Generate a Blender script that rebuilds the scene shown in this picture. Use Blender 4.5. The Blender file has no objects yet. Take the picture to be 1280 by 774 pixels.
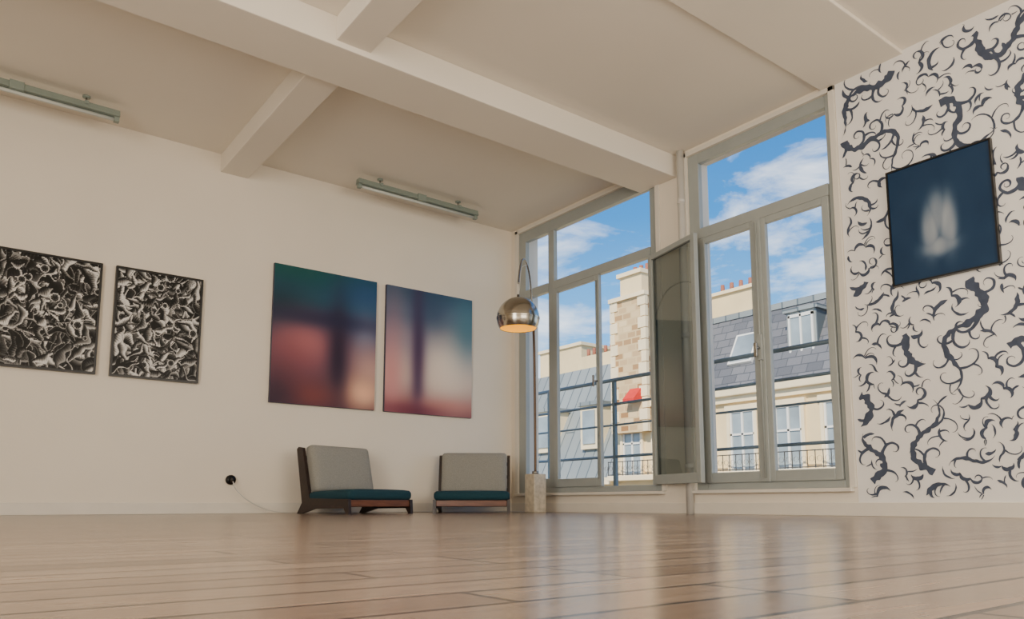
import bpy, bmesh, math, random
import numpy as np
from mathutils import Vector, Matrix, noise
random.seed(7)
def lin(c):
    c=c/255.0
    return c/12.92 if c<=0.04045 else ((c+0.055)/1.055)**2.4
def rgb(r,g,b): return (lin(r),lin(g),lin(b),1)
COL=bpy.context.scene.collection
# ------------------------------------------------------------ materials
def mat(name,col,rough=.6,metal=0,var=0,vscale=8,bump=0,bscale=40,spec=None,stretch=None):
    m=bpy.data.materials.new(name); m.use_nodes=True
    nt=m.node_tree; N=nt.nodes; L=nt.links; b=N['Principled BSDF']
    b.inputs['Base Color'].default_value=col; b.inputs['Roughness'].default_value=rough
    b.inputs['Metallic'].default_value=metal
    if spec is not None: b.inputs['Specular IOR Level'].default_value=spec
    tc=N.new('ShaderNodeTexCoord'); mp=N.new('ShaderNodeMapping'); L.new(tc.outputs['Object'],mp.inputs[0])
    if stretch: mp.inputs['Scale'].default_value=stretch
    if var:
        n=N.new('ShaderNodeTexNoise'); n.inputs['Scale'].default_value=vscale; n.inputs['Detail'].default_value=5
        L.new(mp.outputs[0],n.inputs['Vector'])
        r=N.new('ShaderNodeValToRGB'); r.color_ramp.elements[0].position=.3; r.color_ramp.elements[1].position=.7
        r.color_ramp.elements[0].color=[c*(1-var) for c in col[:3]]+[1]
        r.color_ramp.elements[1].color=[min(1,c*(1+var)) for c in col[:3]]+[1]
        L.new(n.outputs['Fac'],r.inputs[0]); L.new(r.outputs[0],b.inputs['Base Color'])
    if bump:
        n2=N.new('ShaderNodeTexNoise'); n2.inputs['Scale'].default_value=bscale; L.new(mp.outputs[0],n2.inputs['Vector'])
        bp=N.new('ShaderNodeBump'); bp.inputs['Strength'].default_value=bump; bp.inputs['Distance'].default_value=.01
        L.new(n2.outputs['Fac'],bp.inputs['Height']); L.new(bp.outputs[0],b.inputs['Normal'])
    return m
WALL=rgb(236,226,209)
m_wall=mat('plaster_cream',WALL,.75,var=.02,vscale=1.5,bump=.05,bscale=60)
m_ceil=mat('ceiling_paint',rgb(235,227,213),.8,var=.02,vscale=1)
m_trim=mat('trim_paint',rgb(226,219,206),.45,var=.02)
m_wp=mat('wallpaper_white',rgb(238,235,230),.7,var=.02,vscale=3)
m_ink=mat('wallpaper_ink',rgb(68,77,96),.8,var=.15,vscale=20)
m_frame=mat('window_paint',rgb(160,165,161),.35,var=.03)
m_pipe=mat('pipe_paint',rgb(206,202,194),.4,var=.03)
m_black=mat('black_lacquer',rgb(18,17,18),.35,var=.1)
m_canvasedge=mat('canvas_edge',rgb(60,60,80),.6,var=.1)
m_wood=mat('dark_wood',rgb(40,26,22),.4,var=.3,vscale=6,stretch=(1,8,8))
m_wood2=mat('rosewood',rgb(104,62,42),.35,var=.3,vscale=8,stretch=(1,9,9))
m_grey=mat('grey_wool',rgb(146,145,138),.95,var=.12,vscale=120,bump=.4,bscale=250)
m_teal=mat('teal_wool',rgb(14,58,70),.9,var=.15,vscale=120,bump=.4,bscale=250)
m_marble=mat('travertine',rgb(190,178,156),.35,var=.22,vscale=22)
m_chrome=mat('brushed_steel',rgb(178,172,160),.2,1,var=.05,vscale=3)
m_bronze=mat('bronze_rod',rgb(84,66,50),.3,.8,var=.05)
m_rod=mat('steel_rod',rgb(150,146,138),.25,.9,var=.05)
m_fix=mat('fixture_enamel',rgb(138,150,140),.4,var=.04)
m_tube=mat('fluorescent_tube',rgb(206,210,202),.3,var=.01)
m_white=mat('white_plastic',rgb(225,222,214),.4,var=.01)
m_stone=mat('limestone_facade',rgb(228,204,156),.85,var=.1,vscale=.8)
m_stone2=mat('limestone_light',rgb(238,218,178),.85,var=.07,vscale=1.5)
m_rail=mat('railing_paint',rgb(104,120,126),.45,var=.05)
m_iron=mat('wrought_iron',rgb(60,58,56),.5,var=.05)
m_terra=mat('terracotta',rgb(150,92,70),.8,var=.15)
m_red=mat('red_awning_cloth',rgb(200,44,34),.8,var=.1)
m_wglass=mat('distant_window_glass',rgb(140,152,158),.1,var=.3,vscale=1)
m_asph=mat('street_asphalt',rgb(90,88,86),.9,var=.1)
m_conc=mat('balcony_concrete',rgb(170,164,152),.85,var=.08)
def brickmat(name,c1,c2,cm,w,h,mortar,rough,plane='YZ'):
    m=bpy.data.materials.new(name); m.use_nodes=True; nt=m.node_tree;N=nt.nodes;L=nt.links;b=N['Principled BSDF']
    tc=N.new('ShaderNodeTexCoord'); s=N.new('ShaderNodeSeparateXYZ'); c=N.new('ShaderNodeCombineXYZ')
    L.new(tc.outputs['Object'],s.inputs[0]); L.new(s.outputs[plane[0]],c.inputs[0]); L.new(s.outputs[plane[1]],c.inputs[1])
    t=N.new('ShaderNodeTexBrick'); L.new(c.outputs[0],t.inputs['Vector'])
    t.inputs['Color1'].default_value=c1;t.inputs['Color2'].default_value=c2;t.inputs['Mortar'].default_value=cm
    t.inputs['Scale'].default_value=1;t.inputs['Brick Width'].default_value=w;t.inputs['Row Height'].default_value=h
    t.inputs['Mortar Size'].default_value=mortar; t.inputs['Bias'].default_value=0
    L.new(t.outputs['Color'],b.inputs['Base Color']); b.inputs['Roughness'].default_value=rough
    return m
m_slate=brickmat('slate_roof',rgb(86,88,94),rgb(112,112,116),rgb(66,70,76),.5,.28,.015,.7)
m_zinc=brickmat('zinc_roof',rgb(120,128,130),rgb(140,146,146),rgb(82,92,98),6,.55,.03,.6,'ZY')
m_rubble=brickmat('rubble_stone',rgb(150,108,66),rgb(222,196,150),rgb(205,178,132),.42,.24,.03,.9)

def glassmat(name,tint,base,k,rough=.02):
    m=bpy.data.materials.new(name); m.use_nodes=True; nt=m.node_tree;N=nt.nodes;L=nt.links
    N.remove(N['Principled BSDF']); o=N['Material Output']
    t=N.new('ShaderNodeBsdfTransparent'); t.inputs[0].default_value=tint
    g=N.new('ShaderNodeBsdfGlossy'); g.inputs['Roughness'].default_value=rough
    x=N.new('ShaderNodeMixShader'); f=N.new('ShaderNodeLayerWeight'); f.inputs[0].default_value=.5
    p=N.new('ShaderNodeMath');p.operation='POWER';p.inputs[1].default_value=4;L.new(f.outputs['Facing'],p.inputs[0])
    q=N.new('ShaderNodeMath');q.operation='MULTIPLY_ADD';q.inputs[1].default_value=k;q.inputs[2].default_value=base;L.new(p.outputs[0],q.inputs[0])
    L.new(q.outputs[0],x.inputs[0]);L.new(t.outputs[0],x.inputs[1]);L.new(g.outputs[0],x.inputs[2]);L.new(x.outputs[0],o.inputs[0])
    return m
m_glass=glassmat('window_glass',(.97,.98,.98,1),.015,.3)
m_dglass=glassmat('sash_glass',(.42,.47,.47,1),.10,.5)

def floormat():
    m=bpy.data.materials.new('oak_laminate'); m.use_nodes=True; nt=m.node_tree;N=nt.nodes;L=nt.links;b=N['Principled BSDF']
    tc=N.new('ShaderNodeTexCoord')
    t=N.new('ShaderNodeTexBrick'); L.new(tc.outputs['Object'],t.inputs['Vector'])
    t.inputs['Color1'].default_value=rgb(160,138,118);t.inputs['Color2'].default_value=rgb(124,103,86);t.inputs['Mortar'].default_value=rgb(42,32,26)
    t.inputs['Scale'].default_value=1;t.inputs['Brick Width'].default_value=.7;t.inputs['Row Height'].default_value=.095
    t.inputs['Mortar Size'].default_value=.0045;t.offset=.37;t.offset_frequency=3;t.inputs['Mortar Smooth'].default_value=.1
    mp=N.new('ShaderNodeMapping'); mp.inputs['Scale'].default_value=(1.6,16,1); L.new(tc.outputs['Object'],mp.inputs[0])
    n=N.new('ShaderNodeTexNoise'); n.inputs['Scale'].default_value=2.6;n.inputs['Detail'].default_value=8;n.inputs['Distortion'].default_value=.6
    L.new(mp.outputs[0],n.inputs['Vector'])
    r=N.new('ShaderNodeValToRGB');r.color_ramp.elements[0].position=.3;r.color_ramp.elements[1].position=.72
    r.color_ramp.elements[0].color=(.72,.70,.68,1);r.color_ramp.elements[1].color=(1.1,1.08,1.06,1)
    L.new(n.outputs['Fac'],r.inputs[0])
    x=N.new('ShaderNodeMix');x.data_type='RGBA';x.blend_type='MULTIPLY';x.inputs[0].default_value=1
    L.new(t.outputs['Color'],x.inputs[6]);L.new(r.outputs[0],x.inputs[7]);L.new(x.outputs[2],b.inputs['Base Color'])
    rr=N.new('ShaderNodeMapRange');rr.inputs[3].default_value=.15;rr.inputs[4].default_value=.28
    L.new(n.outputs['Fac'],rr.inputs[0]);L.new(rr.outputs[0],b.inputs['Roughness'])
    n3=N.new('ShaderNodeTexNoise');n3.inputs['Scale'].default_value=4;L.new(tc.outputs['Object'],n3.inputs['Vector'])
    a=N.new('ShaderNodeMath');a.operation='MULTIPLY_ADD';a.inputs[1].default_value=-1.5;L.new(t.outputs['Fac'],a.inputs[0])
    a2=N.new('ShaderNodeMath');a2.operation='MULTIPLY_ADD';a2.inputs[1].default_value=.08;L.new(n.outputs['Fac'],a2.inputs[0]);L.new(n3.outputs['Fac'],a2.inputs[2])
    L.new(a2.outputs[0],a.inputs[2])
    bp=N.new('ShaderNodeBump');bp.inputs['Strength'].default_value=.3;bp.inputs['Distance'].default_value=.0016
    L.new(a.outputs[0],bp.inputs['Height']);L.new(bp.outputs[0],b.inputs['Normal'])
    return m
m_floor=floormat()

# ------------------------------------------------------------ mesh builder
class MB:
    def __init__(s): s.bm=bmesh.new(); s.mats=[]
    def mi(s,m):
        if m not in s.mats: s.mats.append(m)
        return s.mats.index(m)
    def _fin(s,vs,m,M,smooth=False):
        fs=set()
        for v in vs:
            if M is not None: v.co=M@v.co
            for f in v.link_faces: fs.add(f)
        i=s.mi(m)
        for f in fs: f.material_index=i; f.smooth=smooth
    def box(s,a,b,m,M=None,bev=0):
        a=Vector(a);b=Vector(b)
        r=bmesh.ops.create_cube(s.bm,size=1); vs=r['verts']
        for v in vs: v.co=Vector([(a[i]+b[i])/2+v.co[i]*abs(b[i]-a[i]) for i in range(3)])
        if bev:
            es=list({e for v in vs for e in v.link_edges})
            r=bmesh.ops.bevel(s.bm,geom=es,offset=bev,segments=2,affect='EDGES',profile=.5)
            vs=list({v for f in r['faces'] for v in f.verts})
        s._fin(vs,m,M)
    def cyl(s,p,q,r,m,r2=None,seg=16,M=None):
        p=Vector(p);q=Vector(q);d=q-p
        rr=bmesh.ops.create_cone(s.bm,cap_ends=True,segments=seg,radius1=r,radius2=r if r2 is None else r2,depth=d.length)
        T=Matrix.Translation((p+q)/2)@d.to_track_quat('Z','Y').to_matrix().to_4x4()
        for v in rr['verts']: v.co=T@v.co
        s._fin(rr['verts'],m,M,True)
    def poly(s,pts,m,M=None):
        vs=[s.bm.verts.new(p) for p in pts]; s.bm.faces.new(vs); s._fin(vs,m,M)
    def prism(s,pts,off,m,M=None):
        off=Vector(off); A=[s.bm.verts.new(p) for p in pts]; B=[s.bm.verts.new(Vector(p)+off) for p in pts]
        s.bm.faces.new(A); s.bm.faces.new(B[::-1]); n=len(pts)
        for i in range(n): s.bm.faces.new([A[i],B[i],B[(i+1)%n],A[(i+1)%n]])
        s._fin(A+B,m,M)
    def tube(s,pts,r,m,seg=10):
        P=[Vector(p) for p in pts]; rings=[]
        for i,p in enumerate(P):
            t=(P[min(i+1,len(P)-1)]-P[max(i-1,0)]).normalized()
            q=t.to_track_quat('Z','Y').to_matrix()
            ref=q@Vector((1,0,0))
            if rings: 
                ref=(pr-t*pr.dot(t)).normalized()
            pr=ref; bt=t.cross(ref)
            rings.append([s.bm.verts.new(p+r*(math.cos(k*2*math.pi/seg)*ref+math.sin(k*2*math.pi/seg)*bt)) for k in range(seg)])
        for a,b in zip(rings,rings[1:]):
            for k in range(seg): s.bm.faces.new([a[k],a[(k+1)%seg],b[(k+1)%seg],b[k]])
        s.bm.faces.new(rings[0][::-1]); s.bm.faces.new(rings[-1])
        s._fin([v for r_ in rings for v in r_],m,None,True)
    def cushion(s,a,b,m,M,r=.035,bulge=.012):
        """rounded soft block (must be the only part in this builder)"""
        a=Vector(a);b=Vector(b);c=(a+b)/2;h=(b-a)/2
        bmesh.ops.create_cube(s.bm,size=2)
        bmesh.ops.subdivide_edges(s.bm,edges=list(s.bm.edges),cuts=11,use_grid_fill=True)
        allv=list(s.bm.verts)
        for v in allv:
            u=v.co.copy()
            p=Vector([math.copysign(h[i]*(1-(1-abs(u[i]))**1.5),u[i]) for i in range(3)])
            inner=Vector([max(-(h[i]-r),min(h[i]-r,p[i])) for i in range(3)])
            d=p-inner
            if d.length>r: p=inner+d.normalized()*r
            k=min(range(3),key=lambda i:h[i])
            w=1
            for i in range(3):
                if i!=k: w*=(1-u[i]**2)
            if abs(u[k])>.5: p[k]+=math.copysign(bulge*w,u[k])
            v.co=c+p
        s._fin(allv,m,M,True)
    def done(s,name,loc=(0,0,0),rotz=0,parent=None):
        me=bpy.data.meshes.new(name); bmesh.ops.recalc_face_normals(s.bm,faces=s.bm.faces); s.bm.to_mesh(me); s.bm.free()
        for m in s.mats: me.materials.append(m)
        o=bpy.data.objects.new(name,me); COL.objects.link(o); o.location=loc; o.rotation_euler[2]=rotz
        if parent: o.parent=parent
        return o
def empty(name,loc,rotz=0):
    e=bpy.data.objects.new(name,None); COL.objects.link(e); e.location=loc; e.rotation_euler[2]=rotz; e.empty_display_size=.1; return e

# ------------------------------------------------------------ camera
TH=math.radians(7.4); AZ=math.radians(52.75)
cam=bpy.data.cameras.new('camera'); co=bpy.data.objects.new('camera',cam); COL.objects.link(co)
co.location=(0,0,.09); co.rotation_euler=(math.pi/2+TH,0,AZ-math.pi/2)
cam.sensor_width=36; cam.lens=950*36/1280; cam.shift_y=(506.6-387)/1280; cam.clip_start=.02; cam.clip_end=500
bpy.context.scene.camera=co

# ------------------------------------------------------------ room
XW,YL,H=5.47,7.2,3.42; XB,YS=-3.6,-2.4
b=MB(); b.box((XB-.2,YS-.2,-.12),(XW+.3,YL+.2,0),m_floor); b.done('floor')
b=MB(); b.box((XB-.2,YS-.2,H),(XW+.3,YL+.2,H+.2),m_ceil); b.done('ceiling')
b=MB(); b.box((XB-.2,YL,0),(XW+.3,YL+.2,H),m_wall); b.done('wall_north')
b=MB(); b.box((XB-.2,YS-.2,0),(XW+.3,YS,H),m_wall); b.done('wall_south')
b=MB(); b.box((XB-.2,YS,0),(XB,YL,H),m_wall); b.done('wall_west')
W1=(4.85,7.06);W2=(3.01,4.45); ZB,ZT=.21,3.35
b=MB()
T=.3
b.box((XW,YS,0),(XW+T,W2[0],H),m_wall)
b.box((XW,W2[1],0),(XW+T,W1[0],H),m_wall)
b.box((XW,W1[1],0),(XW+T,YL,H),m_wall)
for w in (W1,W2):
    b.box((XW,w[0],0),(XW+T,w[1],ZB),m_wall); b.box((XW,w[0],ZT),(XW+T,w[1],H),m_wall)
b.done('wall_east')
b=MB()
b.box((XB,4.58,3.2),(XW,5.05,H),m_ceil,bev=.006)
b.done('ceiling_beam')
b=MB(); b.box((1.97,5.05,3.24),(2.23,YL,H),m_ceil,bev=.006); b.box((1.97,YS,3.24),(2.23,4.58,H),m_ceil,bev=.006); b.done('ceiling_crossbeam')
b=MB(); b.box((XB,2.42,H-.03),(XW,3.07,H),m_ceil,bev=.006); b.done('trim_ceiling_soffit')
b=MB(); b.box((XB,YL-.018,0),(XW,YL,.1),m_trim,bev=.004); b.done('baseboard_north')
b=MB(); b.box((XW-.018,YS,0),(XW,YL-.018,.1),m_trim,bev=.004); b.done('baseboard_east')
b=MB()
for w in (W1,W2): b.box((XW-.05,w[0]-.03,ZB-.03),(XW+.02,w[1]+.03,ZB),m_trim,bev=.005)
b.done('trim_window_sill')
b=MB()
for w in (W1,W2):
    b.box((XW-.02,w[0]-.05,ZB),(XW,w[0],ZT+.04),m_trim,bev=.003); b.box((XW-.02,w[1],ZB),(XW,w[1]+.05,ZT+.04),m_trim,bev=.003)
    b.box((XW-.02,w[0]-.05,ZT),(XW,w[1]+.05,ZT+.04),m_trim,bev=.003)
b.done('trim_window_casing')

# windows
def pane(b,x,y0,y1,z0,z1,m=None,M=None): b.poly([(x,y0,z0),(x,y1,z0),(x,y1,z1),(x,y0,z1)],m or m_glass,M)
def bar(b,y0,y1,z0,z1,x0=5.475,x1=5.53,m=None): b.box((x0,y0,z0),(x1,y1,z1),m or m_frame,bev=.005)
def sash(b,y0,y1,z0,z1,s=.055,br=.09,x0=5.46,x1=5.505):
    bar(b,y0,y0+s,z0,z1,x0,x1);bar(b,y1-s,y1,z0,z1,x0,x1);bar(b,y0+s,y1-s,z1-s*.9,z1,x0,x1);bar(b,y0+s,y1-s,z0,z0+br,x0,x1)
    pane(b,5.483,y0+s,y1-s,z0+br,z1-s*.9)
b=MB()
bar(b,6.93,7.06,ZB,ZT);bar(b,4.85,4.94,ZB,ZT);bar(b,4.94,6.93,3.22,ZT);bar(b,4.94,6.93,ZB,.27);bar(b,4.94,6.41,2.51,2.61,5.46);bar(b,6.51,6.93,2.51,2.61,5.46)
bar(b,6.41,6.51,.27,3.22)
pane(b,5.49,6.51,6.93,2.61,3.22);pane(b,5.49,4.94,6.41,2.61,3.22)
pane(b,5.49,6.51,6.93,.37,2.51);bar(b,6.51,6.93,.27,.37)
sash(b,5.67,6.405,.27,2.51)
b.cyl((5.45,5.70,.35),(5.45,5.70,2.45),.008,m_frame,seg=8); b.cyl((5.45,5.70,1.36),(5.40,5.70,1.36),.012,m_rod,seg=8); b.box((5.39,5.69,1.30),(5.405,5.71,1.42),m_rod,bev=.003)
# opened sash hinged at the right jamb
hx,hy=5.45,4.935
M=Matrix.Translation((hx,hy,0))@Matrix.Rotation(math.radians(-14),4,'Z')
w=.735; s=.055
def lb(y0,y1,z0,z1): b.box((-.022,y0,z0),(.022,y1,z1),m_frame,M=M,bev=.004)
lb(-s,0,.27,2.5);lb(-w,-w+s,.27,2.5);lb(-w+s,-s,2.45,2.5);lb(-w+s,-s,.27,.36)
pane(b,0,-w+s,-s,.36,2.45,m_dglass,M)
b.done('window_1')
b=MB()
bar(b,4.33,4.45,ZB,ZT);bar(b,3.01,3.055,ZB,ZT);bar(b,3.055,4.33,3.25,ZT);bar(b,3.055,4.33,ZB,.27);bar(b,3.055,4.33,2.51,2.61,5.46)
pane(b,5.49,3.055,4.33,2.61,3.25)
sash(b,3.06,3.70,.27,2.51,s=.062);sash(b,3.73,4.335,.27,2.51,s=.062)
bar(b,3.68,3.75,.27,2.51,5.445,5.46)
b.cyl((5.435,3.715,.3),(5.435,3.715,2.48),.009,m_frame,seg=8)
b.box((5.42,3.69,1.28),(5.445,3.74,1.50),m_frame,bev=.005); b.cyl((5.43,3.715,1.38),(5.37,3.715,1.38),.012,m_rod,seg=8); b.box((5.36,3.70,1.30),(5.375,3.73,1.42),m_rod,bev=.004)
b.done('window_2')
b=MB(); b.cyl((5.43,4.50,0),(5.43,4.50,H),.035,m_pipe,seg=20)
for z in (.4,1.6,2.9): b.cyl((5.43,4.5,z),(5.43,4.5,z+.05),.039,m_pipe,seg=20)
b.done('heating_pipe')

# ------------------------------------------------------------ wallpaper with curling vine print
b=MB(); b.box((XW-.004,YS,.1),(XW-.001,2.955,H-.001),m_wp)
grid={}
def near(p,ids,r):
    gx,gz=int(p[0]/.1),int(p[1]/.1)
    for i in (-1,0,1):
        for j in (-1,0,1):
            for q in grid.get((gx+i,gz+j),()):
                if q[2] not in ids and (q[0]-p[0])**2+(q[1]-p[1])**2<(r+q[3])**2: return True
    return False
def addpts(pl,sid):
    for p,w in pl: grid.setdefault((int(p[0]/.1),int(p[1]/.1)),[]).append((p[0],p[1],sid,w))
sidc=[0]
YMIN,YMAX,ZMN,ZMX=.6,2.95,.11,3.41
STEP=.007
def walk(p,a,length,wf,curvf,ids,gap=.009,step=STEP):
    sidc[0]+=1; sid=sidc[0]; out=[]; n=max(4,int(length/step)); q=Vector(p)
    for i in range(n):
        t=i/(n-1)
        a+=curvf(t)*step; q=q+Vector((math.cos(a),math.sin(a)))*step
        wd=wf(t)
        if not(YMIN<q[0]<YMAX-wd and ZMN+wd<q[1]<ZMX-wd): break
        if i*step>.03 and near(q,ids|{sid},gap+wd*.5): break
        out.append((q.copy(),wd,a))
    return sid,out
layer=[0]
def ribbon(pl,rag=.25,both=False):
    if len(pl)<4: return
    layer[0]=(layer[0]+1)%16; X0=XW-.0055-.00018*layer[0]
    n=len(pl); L_=[];R_=[]
    sd=random.random()*100
    for i,(q,wd,a) in enumerate(pl):
        t=i/(n-1); e=min(1,(1-t)*4)**.7
        if both: e*=min(1,.12+t*4)**.7
        k1=wd*.5*e*(1+rag*noise.noise(Vector((i*.2,sd,0)))*2.4); k2=wd*.5*e*(1+rag*noise.noise(Vector((i*.2,sd,9)))*2.4)
        k1=max(k1,.0014);k2=max(k2,.0014)
        nx,nz=-math.sin(a),math.cos(a)
        L_.append(b.bm.verts.new((X0,q[0]+nx*k1,q[1]+nz*k1)));R_.append(b.bm.verts.new((X0,q[0]-nx*k2,q[1]-nz*k2)))
    i_=b.mi(m_ink)
    for i in range(n-1):
        f=b.bm.faces.new([L_[i],R_[i],R_[i+1],L_[i+1]]); f.material_index=i_
def curl(p,a,length,w0,ids,side,depth=0):
    k1=random.uniform(12,24); c0=random.uniform(5,12)
    sid,pl=walk(p,a,length,lambda t:w0*(1-.7*t),lambda t:side*(c0+k1*t*(.6+1.8*t*t)),ids)
    if len(pl)<6: return
    ribbon(pl,.2); addpts([(q,wd*.4) for q,wd,_ in pl],sid)
    if depth<1 and len(pl)>16:
        q,wd,aa=pl[len(pl)//3]
        curl(q,aa-side*random.uniform(.6,1.2),length*random.uniform(.4,.6),wd*.85,ids|{sid},-side,depth+1)
def trunk(p,a,length,w0):
    ph=random.uniform(0,6.28); fr=random.uniform(8,12)*length; am=random.uniform(8,12)
    sid,pl=walk(p,a,length,lambda t:w0*(1-.65*t),lambda t:am*math.sin(fr*t+ph),frozenset(),gap=.02)
    if len(pl)<15: return
    ribbon(pl,.42); addpts([(q,wd*.45) for q,wd,_ in pl],sid)
    i=6; side=1
    while i<len(pl)-3:
        q,wd,aa=pl[i]
        curl(q,aa+side*random.uniform(.4,1.0),random.uniform(.18,.38),min(wd*.7,.027),frozenset({sid}),side*random.choice((1,1,-1)))
        side=-side; i+=random.randint(9,16)
def cloud(p,a,w0,K,m):
    # scalloped outline: arcs bulging to one side, meeting in cusps and closing in a curl
    sg=random.choice((-1,1)); arc=random.uniform(2.6,3.8)/K; length=arc*m+.08
    st={'i':0}
    def cf(t):
        i=int(min(t*length/arc,m))
        if i>st['i'] and i<m:
            st['i']=i; return -sg*random.uniform(1.7,2.4)/STEP
        return sg*(K if i<m else K*1.7)
    def wf(t):
        s_=(t*length/arc)%1.0
        return w0*(.3+.7*math.sin(math.pi*s_))*(1-.35*t)
    sid,pl=walk(p,a,length,wf,cf,frozenset())
    if len(pl)<14: return
    ribbon(pl,.22,True); addpts([(q,wd*.4) for q,wd,_ in pl],sid)
    for _ in range(2):
        q,wd,aa=pl[random.randint(3,len(pl)-4)]
        curl(q,aa-sg*random.uniform(.5,1.2),random.uniform(.07,.15),max(.009,wd*.7),frozenset({sid}),-sg,1)
def scroll(p,a,length,w0,k):
    sg=random.choice((-1,1)); ss=random.choice((1,1,-1)); base=k*random.uniform(.7,1)
    def cf(t):
        u=2*t-1; v=sg*(base+k*u*u*random.uniform(.9,1.1))
        return v if (ss==1 or u>0) else -v
    sid,pl=walk(p,a,length,lambda t:w0*(.3+.7*math.sin(math.pi*min(1,max(0,t)))),cf,frozenset())
    if len(pl)<11: return
    ribbon(pl,.28,True); addpts([(q,wd*.4) for q,wd,_ in pl],sid)
    for _ in range(3 if length>.22 else 1):
        q,wd,aa=pl[random.randint(3,len(pl)-4)]
        sd=-sg if random.random()<.7 else sg
        curl(q,aa+sd*random.uniform(.5,1.2),random.uniform(.07,.18),max(.010,wd*.75),frozenset({sid}),sd,1)
starts=[(2.9,2.9,-1.6),(2.5,3.3,-1.2),(1.95,3.3,-2.2),(1.7,1.3,2.4),(2.9,.9,-2.6),(2.1,1.6,-1.9),(2.8,1.75,-1.3),(1.75,.5,1.2),(2.4,.3,.6),(1.5,2.9,-.5),(2.85,.25,2.4),(1.9,1.1,2.6),(2.2,2.9,2.9),(1.75,2.2,-1.4),(2.55,1.3,-2.0),(2.0,.75,.4)]
for y,z,a in starts: trunk((y,z),a,random.uniform(.6,1.2),random.uniform(.042,.058))
for k in range(5200):
    p=(random.uniform(.65,2.93),random.uniform(.15,3.38)); an=random.uniform(0,6.28)
    if k<1800:
        if near(p,frozenset(),.055): continue
        if random.random()<.65: cloud(p,an,random.uniform(.022,.032),random.uniform(18,30),random.choice((2,3,3)))
        else: scroll(p,an,random.uniform(.28,.44),random.uniform(.022,.034),random.uniform(8,13))
    elif k<3800:
        if near(p,frozenset(),.038): continue
        if random.random()<.5: cloud(p,an,random.uniform(.016,.024),random.uniform(26,38),2)
        else: scroll(p,an,random.uniform(.16,.28),random.uniform(.016,.026),random.uniform(12,18))
    else:
        if near(p,frozenset(),.03): continue
        scroll(p,an,random.uniform(.09,.15),random.uniform(.011,.018),random.uniform(14,22))
b.done('wallpaper')

# ------------------------------------------------------------ art
def attrmat(name,rough=.4):
    m=bpy.data.materials.new(name);m.use_nodes=True;N=m.node_tree.nodes;L=m.node_tree.links
    a=N.new('ShaderNodeAttribute');a.attribute_name='paint';L.new(a.outputs['Color'],N['Principled BSDF'].inputs['Base Color'])
    N['Principled BSDF'].inputs['Roughness'].default_value=rough;N['Principled BSDF'].inputs['Specular IOR Level'].default_value=.25
    return m
m_print=attrmat('photo_print')
def sheet(name,O,U,V,nx,ny,fn,parent,m=None):
    O=Vector(O);U=Vector(U);V=Vector(V)
    vs=[O+U*(i/nx)+V*(j/ny) for j in range(ny+1) for i in range(nx+1)]
    fs=[(j*(nx+1)+i,j*(nx+1)+i+1,(j+1)*(nx+1)+i+1,(j+1)*(nx+1)+i) for j in range(ny) for i in range(nx)]
    me=bpy.data.meshes.new(name);me.from_pydata(vs,[],fs);me.materials.append(m or m_print)
    at=me.color_attributes.new('paint','FLOAT_COLOR','POINT')
    k=0
    for j in range(ny+1):
        for i in range(nx+1):
            c=fn(i/nx,1-j/ny); at.data[k].color=(lin(c[0]),lin(c[1]),lin(c[2]),1); k+=1
    o=bpy.data.objects.new(name,me);COL.objects.link(o);o.parent=parent
    return o
def blobs(base_rows,bl):
    def fn(u,v):
        c=None
        for (v0,c0),(v1,c1) in zip(base_rows,base_rows[1:]):
            if v0<=v<=v1:
                t=(v-v0)/(v1-v0); t=t*t*(3-2*t); c=[c0[i]*(1-t)+c1[i]*t for i in range(3)]
        for (cu,cv,su,sv,col,st) in bl:
            w=st*math.exp(-.5*(((u-cu)/su)**2+((v-cv)/sv)**2))
            c=[c[i]*(1-w)+col[i]*w for i in range(3)]
        return [max(0,min(255,x)) for x in c]
    return fn
f3=blobs([(0,(26,84,82)),(.2,(34,80,98)),(.38,(52,52,82)),(.6,(100,68,86)),(1,(78,48,62))],
 [(.9,.12,.25,.15,(42,78,126),.8),(.05,.3,.2,.12,(22,50,64),.8),(.3,.55,.22,.13,(190,116,120),.95),(.15,.75,.2,.2,(136,72,80),.7),
  (.9,.45,.12,.14,(128,132,158),.8),(.95,.68,.16,.12,(196,156,150),.9),(.88,.88,.17,.1,(246,192,158),1),(.62,.62,.075,.3,(46,34,56),.95),(.4,.36,.5,.045,(38,40,70),.7),
  (.35,.93,.2,.07,(146,72,66),.6),(.05,.97,.15,.15,(50,32,52),.8)])
f4=blobs([(0,(50,80,106)),(.2,(78,102,130)),(.4,(136,134,152)),(.7,(204,180,168)),(1,(128,74,80))],
 [(.08,.25,.12,.25,(130,110,126),.6),(.07,.72,.1,.25,(214,142,142),.9),(.7,.6,.28,.24,(244,226,208),.98),(.95,.25,.15,.2,(80,130,146),.8),(.36,.5,.06,.6,(72,48,78),.88),
  (.52,.15,.15,.15,(50,68,98),.6),(.7,.92,.25,.05,(216,146,132),.7),(.3,.98,.3,.05,(112,50,66),.7)])
def fblue(u,v):
    c=[30,56,86]
    n=noise.noise(Vector((u*5,v*5,1)))*5; c=[x+n for x in c]
    w=0
    for cu,cv,su,sv,s in ((.40,.60,.09,.23,.68),(.57,.57,.09,.25,.70),(.48,.48,.11,.2,.58),(.48,.75,.18,.09,.66)):
        w=max(w,s*math.exp(-(((u-cu)/su)**2+((v-cv)/sv)**2)**1.6))
    w*=1+.22*noise.noise(Vector((u*12,v*4,3)))
    return [c[i]*(1-w)+(200,202,204)[i]*w for i in range(3)]
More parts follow.
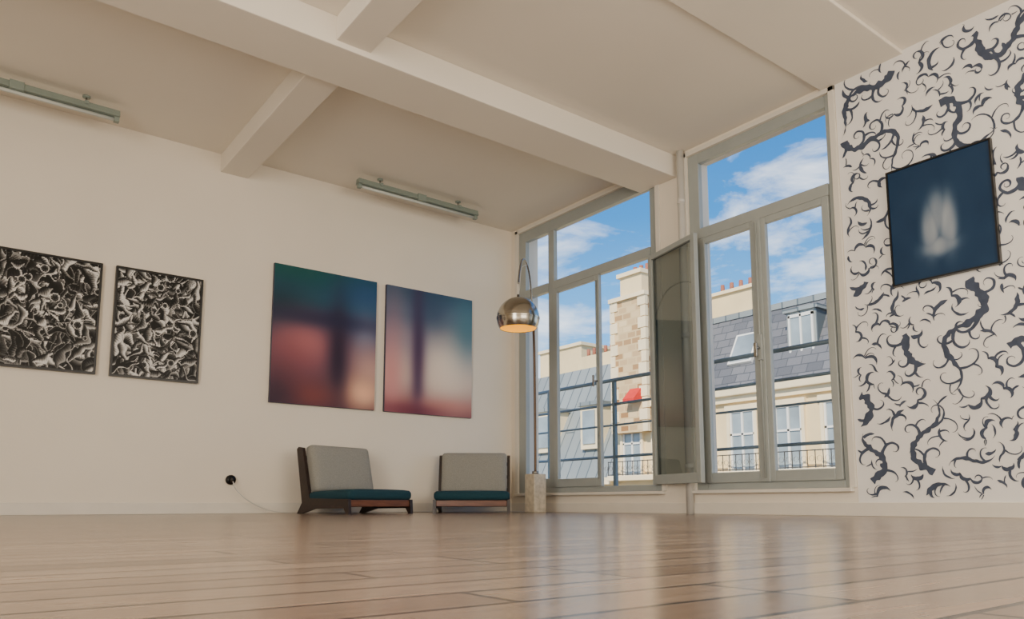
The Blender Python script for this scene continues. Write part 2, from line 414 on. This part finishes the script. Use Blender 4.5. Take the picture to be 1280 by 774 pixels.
def engrave(seed,W=200,Hh=250,count=150,dark=.5):
    rs=np.random.RandomState(seed)
    yy,xx=np.mgrid[0:Hh,0:W].astype(float)
    img=14+40*np.clip(np.sin(xx*.9+3*np.sin(yy*.07))*np.sin(yy*.11+xx*.03),0,1)
    for k in range(count):
        s=(1-.6*k/count)
        L=rs.uniform(20,70)*s; wd=rs.uniform(5,20)*s; cx=rs.uniform(0,W); cy=rs.uniform(0,Hh); th=rs.uniform(0,math.pi); bend=rs.uniform(-.03,.03)
        dx=xx-cx; dy=yy-cy; u=dx*math.cos(th)+dy*math.sin(th); v=-dx*math.sin(th)+dy*math.cos(th)+bend*u*u+1.5*np.sin(u*.25+k)
        taper=np.clip(1-(u/L)**2,0,1)**.5*(1+.3*np.sin(u/6+k))
        h=wd*np.clip(taper,0.01,9); inside=(np.abs(v)<h)&(np.abs(u)<L)
        r=v/h
        tone=rs.choice([12,45,110,190],p=[dark,.15,.15,.7-dark])
        shade=np.clip(.55-.75*r,0,1.1)
        hatch=(np.sin(u*rs.uniform(1.0,1.9)+v*.5)>(.6-1.5*shade))
        body=tone*shade*1.1+hatch*rs.choice([25,70,120])*shade
        edge=np.abs(r)>1-1.3/np.maximum(h,1.3)
        body=np.where(edge,np.where(r<0,rs.choice([215,170,60]),rs.choice([8,8,110])),body)
        img=np.where(inside,np.clip(body,6,232),img)
        if rs.rand()>.86:
            rr=np.hypot(dx,dy); R=rs.uniform(5,13)
            img=np.where(rr<R,np.where(rr>R*.82,210,np.where(np.sin(np.arctan2(dy,dx)*9)>.2,150*rr/R,10)),img)
    def fn(u,v):
        y=min(Hh-1,int(v*(Hh-1)));x=min(W-1,int(u*(W-1))); q=float(img[y,x]); 
        return (q,q*.985,q*.96)
    return fn
def panel_north(name,x0,x1,z0,z1,fn,framed=False):
    e=empty(name,(0,0,0)); b=MB()
    if framed:
        t=.018; ys=(7.158,7.2)
        b.box((x0,ys[0],z0),(x1,ys[1],z0+t),m_black);b.box((x0,ys[0],z1-t),(x1,ys[1],z1),m_black)
        b.box((x0,ys[0],z0+t),(x0+t,ys[1],z1-t),m_black);b.box((x1-t,ys[0],z0+t),(x1,ys[1],z1-t),m_black)
        b.box((x0+t,7.172,z0+t),(x1-t,7.2,z1-t),m_black)
        b.done('frame',parent=e); sheet('print',(x0+t,7.170,z0+t),(x1-x0-2*t,0,0),(0,0,z1-z0-2*t),199,249,fn,e)
    else:
        b.box((x0,7.165,z0),(x1,7.2,z1),m_canvasedge,bev=.003); b.done('panel',parent=e)
        sheet('print',(x0+.002,7.1635,z0+.002),(x1-x0-.004,0,0),(0,0,z1-z0-.004),70,90,fn,e)
    return e
panel_north('framed_engraving',.28,1.03,1.175,2.14,engrave(3,dark=.45),True)
panel_north('framed_engraving.001',1.135,1.86,1.175,2.145,engrave(12,count=190,dark=.3),True)
panel_north('abstract_art_panel',2.52,3.635,1.06,2.445,f3)
panel_north('abstract_art_panel.001',3.75,4.865,1.06,2.445,f4)
e=empty('framed_blue_painting',(0,0,0)); b=MB()
y0,y1,z0,z1=1.885,2.585,1.645,2.51; t=.012
b.box((5.425,y0,z0),(5.461,y1,z0+t),m_black);b.box((5.425,y0,z1-t),(5.461,y1,z1),m_black);b.box((5.425,y0,z0+t),(5.461,y0+t,z1-t),m_black);b.box((5.425,y1-t,z0+t),(5.461,y1,z1-t),m_black)
b.box((5.437,y0+t,z0+t),(5.461,y1-t,z1-t),m_black); b.done('frame',parent=e)
sheet('painting',(5.435,y1-t,z0+t),(0,-(y1-y0-2*t),0),(0,0,z1-z0-2*t),70,86,fblue,e)

# ------------------------------------------------------------ ceiling fluorescent fixtures
def fixture(name,x0,x1,y):
    b=MB(); z=3.315
    prof=[(x0,y-.045,z-.01),(x0,y-.03,z+.045),(x0,y+.03,z+.045),(x0,y+.045,z-.01),(x0,y+.022,z-.012),(x0,y+.018,z+.0),(x0,y-.018,z+.0),(x0,y-.022,z-.012)]
    b.prism(prof,(x1-x0,0,0),m_fix)
    b.cyl((x0+.03,y,z-.03),(x1-.03,y,z-.03),.015,m_tube,seg=12)
    for x in (x0+.02,x1-.02): b.box((x-.02,y-.024,z-.05),(x+.02,y+.024,z+.01),m_fix,bev=.004)
    b.box(((x0+x1)/2-.05,y-.05,z-.02),((x0+x1)/2+.05,y+.05,z+.05),m_fix,bev=.004)
    for x in (x0+.25,x1-.25):
        b.cyl((x,y,z+.04),(x,y,H),.007,m_rod,seg=8); b.cyl((x,y,H-.015),(x,y,H),.03,m_fix,seg=14)
        b.box((x-.015,y-.05,z+.02),(x+.015,y+.05,z+.05),m_fix,bev=.003)
    b.done(name)
fixture('fluorescent_ceiling_light',3.20,4.66,6.79)
fixture('fluorescent_ceiling_light.001',-.44,1.02,6.80)

# ------------------------------------------------------------ lounge chairs
def chair(name,loc,rot):
    e=empty(name,loc,rot); W=.385
    b=MB()
    side=[(-.37,0),(-.335,0),(-.30,.05),(.12,.045),(.31,0),(.37,0),(.30,.10),(.405,.60),(.38,.62),(.32,.61),(.19,.14),(-.36,.13)]
    for x in (-W,W-.032): b.prism([(x,y,z) for y,z in side],(.032,0,0),m_wood)
    b.done('side_frames',parent=e)
    b=MB()
    b.box((-W+.032,-.35,.065),(W-.032,-.32,.125),m_wood2,bev=.004)
    b.box((-W+.032,.16,.06),(W-.032,.19,.12),m_wood2,bev=.004)
    b.box((-W+.032,-.32,.10),(W-.032,.16,.118),m_wood)
    for k in range(3):
        z=.24+k*.14; y=.235+(z-.14)*.24
        b.box((-W+.032,y+.03,z-.02),(W-.032,y+.048,z+.02),m_wood,bev=.003)
    b.done('rails',parent=e)
    b=MB(); M=Matrix.Translation((0,-.37,.118))@Matrix.Rotation(math.radians(-2),4,'X')
    b.cushion((-W+.005,0,.008),(W-.005,.60,.10),m_teal,M,r=.038,bulge=.012); b.done('seat_cushion',parent=e)
    b=MB(); M=Matrix.Translation((0,.165,.20))@Matrix.Rotation(math.radians(-14),4,'X')
    b.cushion((-W+.034,-.04,-.0),(W-.034,.075,.45),m_grey,M,r=.04,bulge=.015); b.done('back_cushion',parent=e)
    return e
chair('lounge_chair',(3.18,6.60,0),math.radians(14))
chair('lounge_chair.001',(4.51,6.60,0),math.radians(-37))

# ------------------------------------------------------------ arc lamp
def cw(d,l,z): return (.6053*d+.796*l,.796*d-.6053*l,z)
e=empty('arc_floor_lamp',(0,0,0))
bx,by,_=cw(8.0,.245,0)
b=MB(); b.box((bx-.08,by-.08,0),(bx+.08,by+.08,.40),m_marble,bev=.008); b.done('marble_base',parent=e)
ctrl=[(8.0,.245,.40),(8.0,.245,.8),(7.99,.242,1.3),(7.96,.235,1.8),(7.9,.215,2.2),(7.78,.185,2.48),(7.6,.14,2.58),(7.42,.10,2.53),(7.28,.075,2.38),(7.2,.06,2.22)]
def cr(P,n=8):
    P=[Vector(p) for p in P]; P=[2*P[0]-P[1]]+P+[2*P[-1]-P[-2]]; o=[]
    for i in range(1,len(P)-2):
        for k in range(n):
            t=k/n;a,b_,c,d=P[i-1:i+3]
            o.append(.5*((2*b_)+(c-a)*t+(2*a-5*b_+4*c-d)*t*t+(3*b_-a-3*c+d)*t**3))
    o.append(P[-2]); return o
path=cr([cw(*p) for p in ctrl])
b=MB(); n=len(path); k=int(n*.38)
b.tube(path[:k+1],.014,m_bronze); b.tube(path[k:],.009,m_rod)
b.cyl(path[k]-Vector((0,0,.02)),path[k]+Vector((0,0,.02)),.017,m_rod,seg=12); b.cyl((bx,by,.4),(bx,by,.43),.035,m_rod,seg=20)
sx,sy,_=cw(7.2,.06,0)
b.tube([path[-1],(sx,sy,2.08)],.004,m_white,seg=6)
b.tube(cr([path[int(n*.62)],Vector((sx+.12,sy+.10,2.42)),Vector((sx+.04,sy+.03,2.18)),Vector((sx,sy,2.09))]),.003,m_white,seg=6)
b.done('stem',parent=e)
m_in=mat('shade_inner_gold',rgb(236,186,36),.6,var=.02,spec=.1)
b=MB(); R_=.207; zc=1.875; seg=48
def revolve(prof,m,flip=False):
    rings=[[b.bm.verts.new((sx+r*math.cos(2*math.pi*k/seg),sy+r*math.sin(2*math.pi*k/seg),z)) for k in range(seg)] for r,z in prof]
    for a,c in zip(rings,rings[1:]):
        for k in range(seg): b.bm.faces.new([a[k],a[(k+1)%seg],c[(k+1)%seg],c[k]])
    b._fin([v for r in rings for v in r],m,None,True)
out=[(R_*math.sin(math.radians(t)),zc+R_*math.cos(math.radians(t))) for t in range(6,124,6)]
inn=[((R_-.006)*math.sin(math.radians(t)),zc+(R_-.006)*math.cos(math.radians(t))) for t in range(6,124,6)]
revolve(out,m_chrome); revolve(inn,m_in); revolve([out[-1],inn[-1]],m_chrome)
revolve([(.001,zc+R_+.03),(.012,zc+R_+.028),(.014,zc+R_+.0),(.03,zc+R_-.006),(.03,zc+R_-.012)],m_chrome)
revolve([(R_+.0025,zc+.012),(R_+.004,zc+.006),(R_+.004,zc-.006),(R_+.0025,zc-.012)],m_chrome)
b.done('dome_shade',parent=e)
b=MB(); r=bmesh.ops.create_uvsphere(b.bm,u_segments=20,v_segments=12,radius=.035)
mb=bpy.data.materials.new('bulb_glow');mb.use_nodes=True;pb=mb.node_tree.nodes['Principled BSDF'];pb.inputs['Emission Color'].default_value=(1,.8,.35,1);pb.inputs['Emission Strength'].default_value=3;pb.inputs['Base Color'].default_value=(1,.8,.5,1)
b._fin(r['verts'],mb,Matrix.Translation((sx,sy,zc+.05)),True); b.cyl((sx,sy,zc+.07),(sx,sy,zc+R_-.008),.018,m_white,seg=12); b.done('bulb',parent=e)
pl=bpy.data.lights.new('lamp_bulb_light','POINT');pl.energy=1.3;pl.color=(1,.92,.55);pl.shadow_soft_size=.04
po=bpy.data.objects.new('lamp_bulb_light',pl);COL.objects.link(po);po.location=(sx,sy,zc-.02);po.parent=e

# ------------------------------------------------------------ wall plug with cable
e=empty('wall_plug_with_cable',(0,0,0)); b=MB()
b.cyl((2.20,7.20,.31),(2.20,7.175,.31),.045,m_black,seg=24); b.cyl((2.20,7.175,.31),(2.20,7.12,.31),.024,m_black,r2=.016,seg=20); b.done('plug',parent=e)
b=MB(); b.tube(cr([(2.2,7.125,.30),(2.23,7.11,.22),(2.34,7.10,.12),(2.5,7.08,.04),(2.68,7.05,.006),(2.85,7.08,.006),(2.98,7.1,.006),(3.4,7.12,.006),(4.4,7.12,.006),(5.0,6.8,.006),(5.04,6.31,.008)]),.005,m_pipe,seg=6); b.done('cable',parent=e)

# ------------------------------------------------------------ outside
b=MB(); b.box((5.77,1.0,-.1),(6.35,9,.12),m_conc); b.done('balcony_slab')
b=MB()
for z,r in ((1.50,.022),(1.22,.016),(.98,.012),(.62,.016)):
    b.cyl((6.15,1.0,z),(6.15,9,z),r,m_rail,seg=10)
for y in (1.9,3.4,4.95,6.15,7.3,8.6): b.box((6.13,y-.02,.12),(6.17,y+.02,1.5),m_rail)
b.done('balcony_railing')
def facade_window(b,x,y,z0,z1,w,fr=.08):
    b.box((x-.02,y-w/2,z0),(x+.05,y+w/2,z1),m_wglass)
    for a,c in ((y-w/2-.1,y-w/2),(y+w/2,y+w/2+.1)): b.box((x-.1,a,z0),(x+.02,c,z1),m_stone2)
    b.box((x-.12,y-w/2-.15,z1),(x+.02,y+w/2+.15,z1+.16),m_stone2)
    for yy in (y-w/2+.03,y,y+w/2-.03): b.box((x-.06,yy-.035,z0),(x,yy+.035,z1),m_white)
    for zz in (z0+.04,z0+(z1-z0)*.62,z1-.04): b.box((x-.06,y-w/2,zz-.03),(x,y+w/2,zz+.03),m_white)
E=empty('mansard_building',(0,0,0))
b=MB()
b.box((20,5,-14),(30,19.9,3.55),m_stone)
b.box((19.7,5,3.45),(20.3,19.9,3.7),m_stone2,bev=.03); b.box((19.85,5,3.25),(20.1,19.9,3.45),m_stone2)
b.prism([(20.0,5,3.7),(21.5,5,6.45),(30,5,6.9),(30,5,3.7)],(0,12.9,0),m_slate)
b.box((21.4,5,6.35),(21.65,17.9,6.55),m_zinc)
for y in (8,9.6,11.2,12.8,14.4,16,17.6,19.1): facade_window(b,20,y,1.0,3.0,.9)
b.box((19.45,5,.9),(20.1,19.9,1.08),m_stone2,bev=.02)
def onroof(y,t,dx=0): return Vector((20+1.5*t,y,3.7+2.75*t))
ra=math.atan2(2.75,1.5)
for y,t in ((14.75,.5),(9.9,.55)):
    M=Matrix.Translation(onroof(y,t))@Matrix.Rotation(-(ra),4,'Y')
    b.box((-.6,-.45,-.02),(.6,.45,.10),m_white,M=M); b.box((-.52,-.37,.09),(.52,.37,.115),m_wglass,M=M)
for y in (12.6,10.6,7.8):
    b.box((20.6,y-.5,4.5),(21.8,y+.5,5.9),m_zinc); b.box((20.5,y-.58,5.9),(21.9,y+.58,6.02),m_zinc)
    b.box((20.55,y-.38,4.65),(20.61,y+.38,5.75),m_wglass)
    for yy in (y-.38,y,y+.38): b.box((20.52,yy-.03,4.6),(20.59,yy+.03,5.8),m_white)
    b.box((20.52,y-.41,5.72),(20.59,y+.41,5.82),m_white)
for y,z in ((16.4,7.6),(9.0,7.4),):
    b.box((22.3,y-.9,6),(23.1,y+.9,z),m_stone)
    b.box((22.2,y-1,z),(23.2,y+1,z+.12),m_stone2)
    for k in range(4): b.cyl((22.7,y-.6+k*.4,z+.1),(22.7,y-.6+k*.4,z+.5),.09,m_terra,r2=.07,seg=10)
for y in (12.0,11.2):
    b.cyl((22,y,6.3),(22,y,7.9),.02,m_iron,seg=6)
    for k in range(5): b.cyl((22,y-.35,7.1+k*.17),(22,y+.35,7.1+k*.17),.012,m_iron,seg=5)
b.done('facade_and_roof',parent=E)
b=MB()
for z in (1.12,1.58): b.box((19.5,5,z-.015),(19.54,19.9,z+.015),m_iron)
k=5.0
while k<19.9:
    b.box((19.51,k,1.08),(19.53,k+.02,1.6),m_iron)
    r=bmesh.ops.create_cone(b.bm,cap_ends=False,segments=8,radius1=.08,radius2=.08,depth=.02)
    b._fin(r['verts'],m_iron,Matrix.Translation((19.52,k+.12,1.35))@Matrix.Rotation(math.pi/2,4,'Y'))
    k+=.24
b.done('iron_balcony_railing',parent=E)
b=MB()
b.box((19.6,18.0,2.6),(21.8,19.7,7.5),m_rubble)
b.box((19.6,18.15,7.5),(21.8,19.2,8.3),m_stone)
for zz in range(12):
    z=2.6+zz*.41; w=.34 if zz%2 else .2
    b.box((19.56,18.0-.03,z),(19.7,18.0+w,z+.38),m_stone2); b.box((19.56,19.7-w,z),(19.7,19.73,z+.38),m_stone2)
b.box((19.5,17.95,7.45),(21.9,19.75,7.6),m_stone2); b.box((19.5,18.1,8.3),(21.9,19.3,8.45),m_stone2)
for k in range(3): b.cyl((20.2,18.4+k*.3,8.4),(20.2,18.4+k*.3,8.8),.08,m_terra,seg=10)
# small red awning below the stack
b.prism([(19.58,18.25,4.15),(19.2,18.25,3.75),(19.2,18.25,3.65),(19.58,18.25,3.65)],(0,.55,0),m_red)
b.done('stone_chimney_stack',parent=E)
b=MB()
b.box((20,19.9,-14),(30,34,1.0),m_stone)
b.prism([(19.8,19.9,1.0),(22.2,19.9,5.9),(30,19.9,6.5),(30,19.9,1.0)],(0,14,0),m_zinc)
b.box((19.6,19.9,.8),(20.1,34,1.05),m_stone2)
for y in (21.6,24.4,27.2):
    b.box((20.2,y-.5,2.2),(22,y+.5,3.9),m_stone2); b.box((20.1,y-.6,3.9),(22.2,y+.6,4.05),m_zinc); b.box((20.15,y-.34,2.4),(20.22,y+.34,3.7),m_wglass)
b.box((22.4,22.0,5.5),(23.2,24.6,6.5),m_stone); 
for k in range(7): b.cyl((22.8,22.2+k*.36,6.5),(22.8,22.2+k*.36,6.9),.08,m_terra,seg=10)
b.box((23.5,25.6,3),(27,28.6,7.4),m_stone)
b.box((23.4,25.5,7.4),(27.1,28.7,7.55),m_stone2)
b.done('zinc_roof_building')
b=MB()
b.box((34,26,-14),(40,40,9.6),m_stone2)
for k in range(6): b.cyl((35,30+k*.7,9.6),(35,30+k*.7,10.3),.16,m_terra,seg=8)
b.done('distant_apartment_building')
b=MB(); b.box((-60,-80,-14.2),(140,140,-14),m_asph); b.done('street_ground')

# ------------------------------------------------------------ light
w=bpy.data.worlds.new('world'); bpy.context.scene.world=w; w.use_nodes=True; N=w.node_tree.nodes;L=w.node_tree.links
bg=N['Background']; tc=N.new('ShaderNodeTexCoord'); sp=N.new('ShaderNodeSeparateXYZ'); L.new(tc.outputs['Generated'],sp.inputs[0])
r=N.new('ShaderNodeValToRGB'); L.new(sp.outputs['Z'],r.inputs[0]); cr_=r.color_ramp
cr_.elements[0].position=0; cr_.elements[0].color=(.50,.76,1,1); cr_.elements[1].position=.55; cr_.elements[1].color=(.008,.12,.42,1)
x=cr_.elements.new(.22); x.color=(.14,.44,.88,1); x=cr_.elements.new(.36); x.color=(.03,.24,.64,1)
mp=N.new('ShaderNodeMapping'); mp.inputs['Scale'].default_value=(1.6,1.6,4.6); mp.inputs['Location'].default_value=(3.3,1.2,.4); L.new(tc.outputs['Generated'],mp.inputs[0])
n=N.new('ShaderNodeTexNoise'); n.inputs['Scale'].default_value=2.6;n.inputs['Detail'].default_value=10;n.inputs['Roughness'].default_value=.62;n.inputs['Distortion'].default_value=.6; L.new(mp.outputs[0],n.inputs['Vector'])
hz=N.new('ShaderNodeMapRange'); hz.inputs[1].default_value=.2; hz.inputs[2].default_value=.45; hz.inputs[3].default_value=.08; hz.inputs[4].default_value=-.05; L.new(sp.outputs['Z'],hz.inputs[0])
ad=N.new('ShaderNodeMath'); ad.operation='ADD'; L.new(n.outputs['Fac'],ad.inputs[0]); L.new(hz.outputs[0],ad.inputs[1])
r2=N.new('ShaderNodeValToRGB'); L.new(ad.outputs[0],r2.inputs[0]); r2.color_ramp.elements[0].position=.48; r2.color_ramp.elements[0].color=(0,0,0,1); r2.color_ramp.elements[1].position=.74; r2.color_ramp.elements[1].color=(.9,.9,.9,1)
mx=N.new('ShaderNodeMix'); mx.data_type='RGBA'; L.new(r2.outputs[0],mx.inputs[0]); L.new(r.outputs[0],mx.inputs[6]); mx.inputs[7].default_value=(1.15,1.2,1.26,1)
L.new(mx.outputs[2],bg.inputs[0]); bg.inputs[1].default_value=1.9
s=bpy.data.lights.new('sun','SUN'); s.energy=7.5; s.angle=.01; s.color=(1,.9,.72); so=bpy.data.objects.new('sun',s); COL.objects.link(so)
so.rotation_euler=Vector((.75,.35,-.62)).to_track_quat('-Z','Y').to_euler()
def area(name,loc,dirv,sx_,sy_,e,c):
    l=bpy.data.lights.new(name,'AREA'); l.shape='RECTANGLE'; l.size=sx_; l.size_y=sy_; l.energy=e; l.color=c
    o=bpy.data.objects.new(name,l); COL.objects.link(o); o.location=loc; o.rotation_euler=Vector(dirv).to_track_quat('-Z','Z').to_euler(); return o
area('fill_light_west',(-3.3,.6,1.7),(1,.1,0),4.5,2.4,310,(1,.95,.87))  # added soft fill in front of the closed west wall, no fixture behind it
area('fill_light_south',(3.2,-2.2,1.5),(.1,1,0),4,2.0,135,(1,.92,.80))  # unseen fill added by the south wall to brighten the north wall
area('fill_light_up',(-.6,.5,.4),(.5,.35,1),3,4,55,(1,.91,.78))  # upward fill added to lift the ceiling, not a lamp in the room
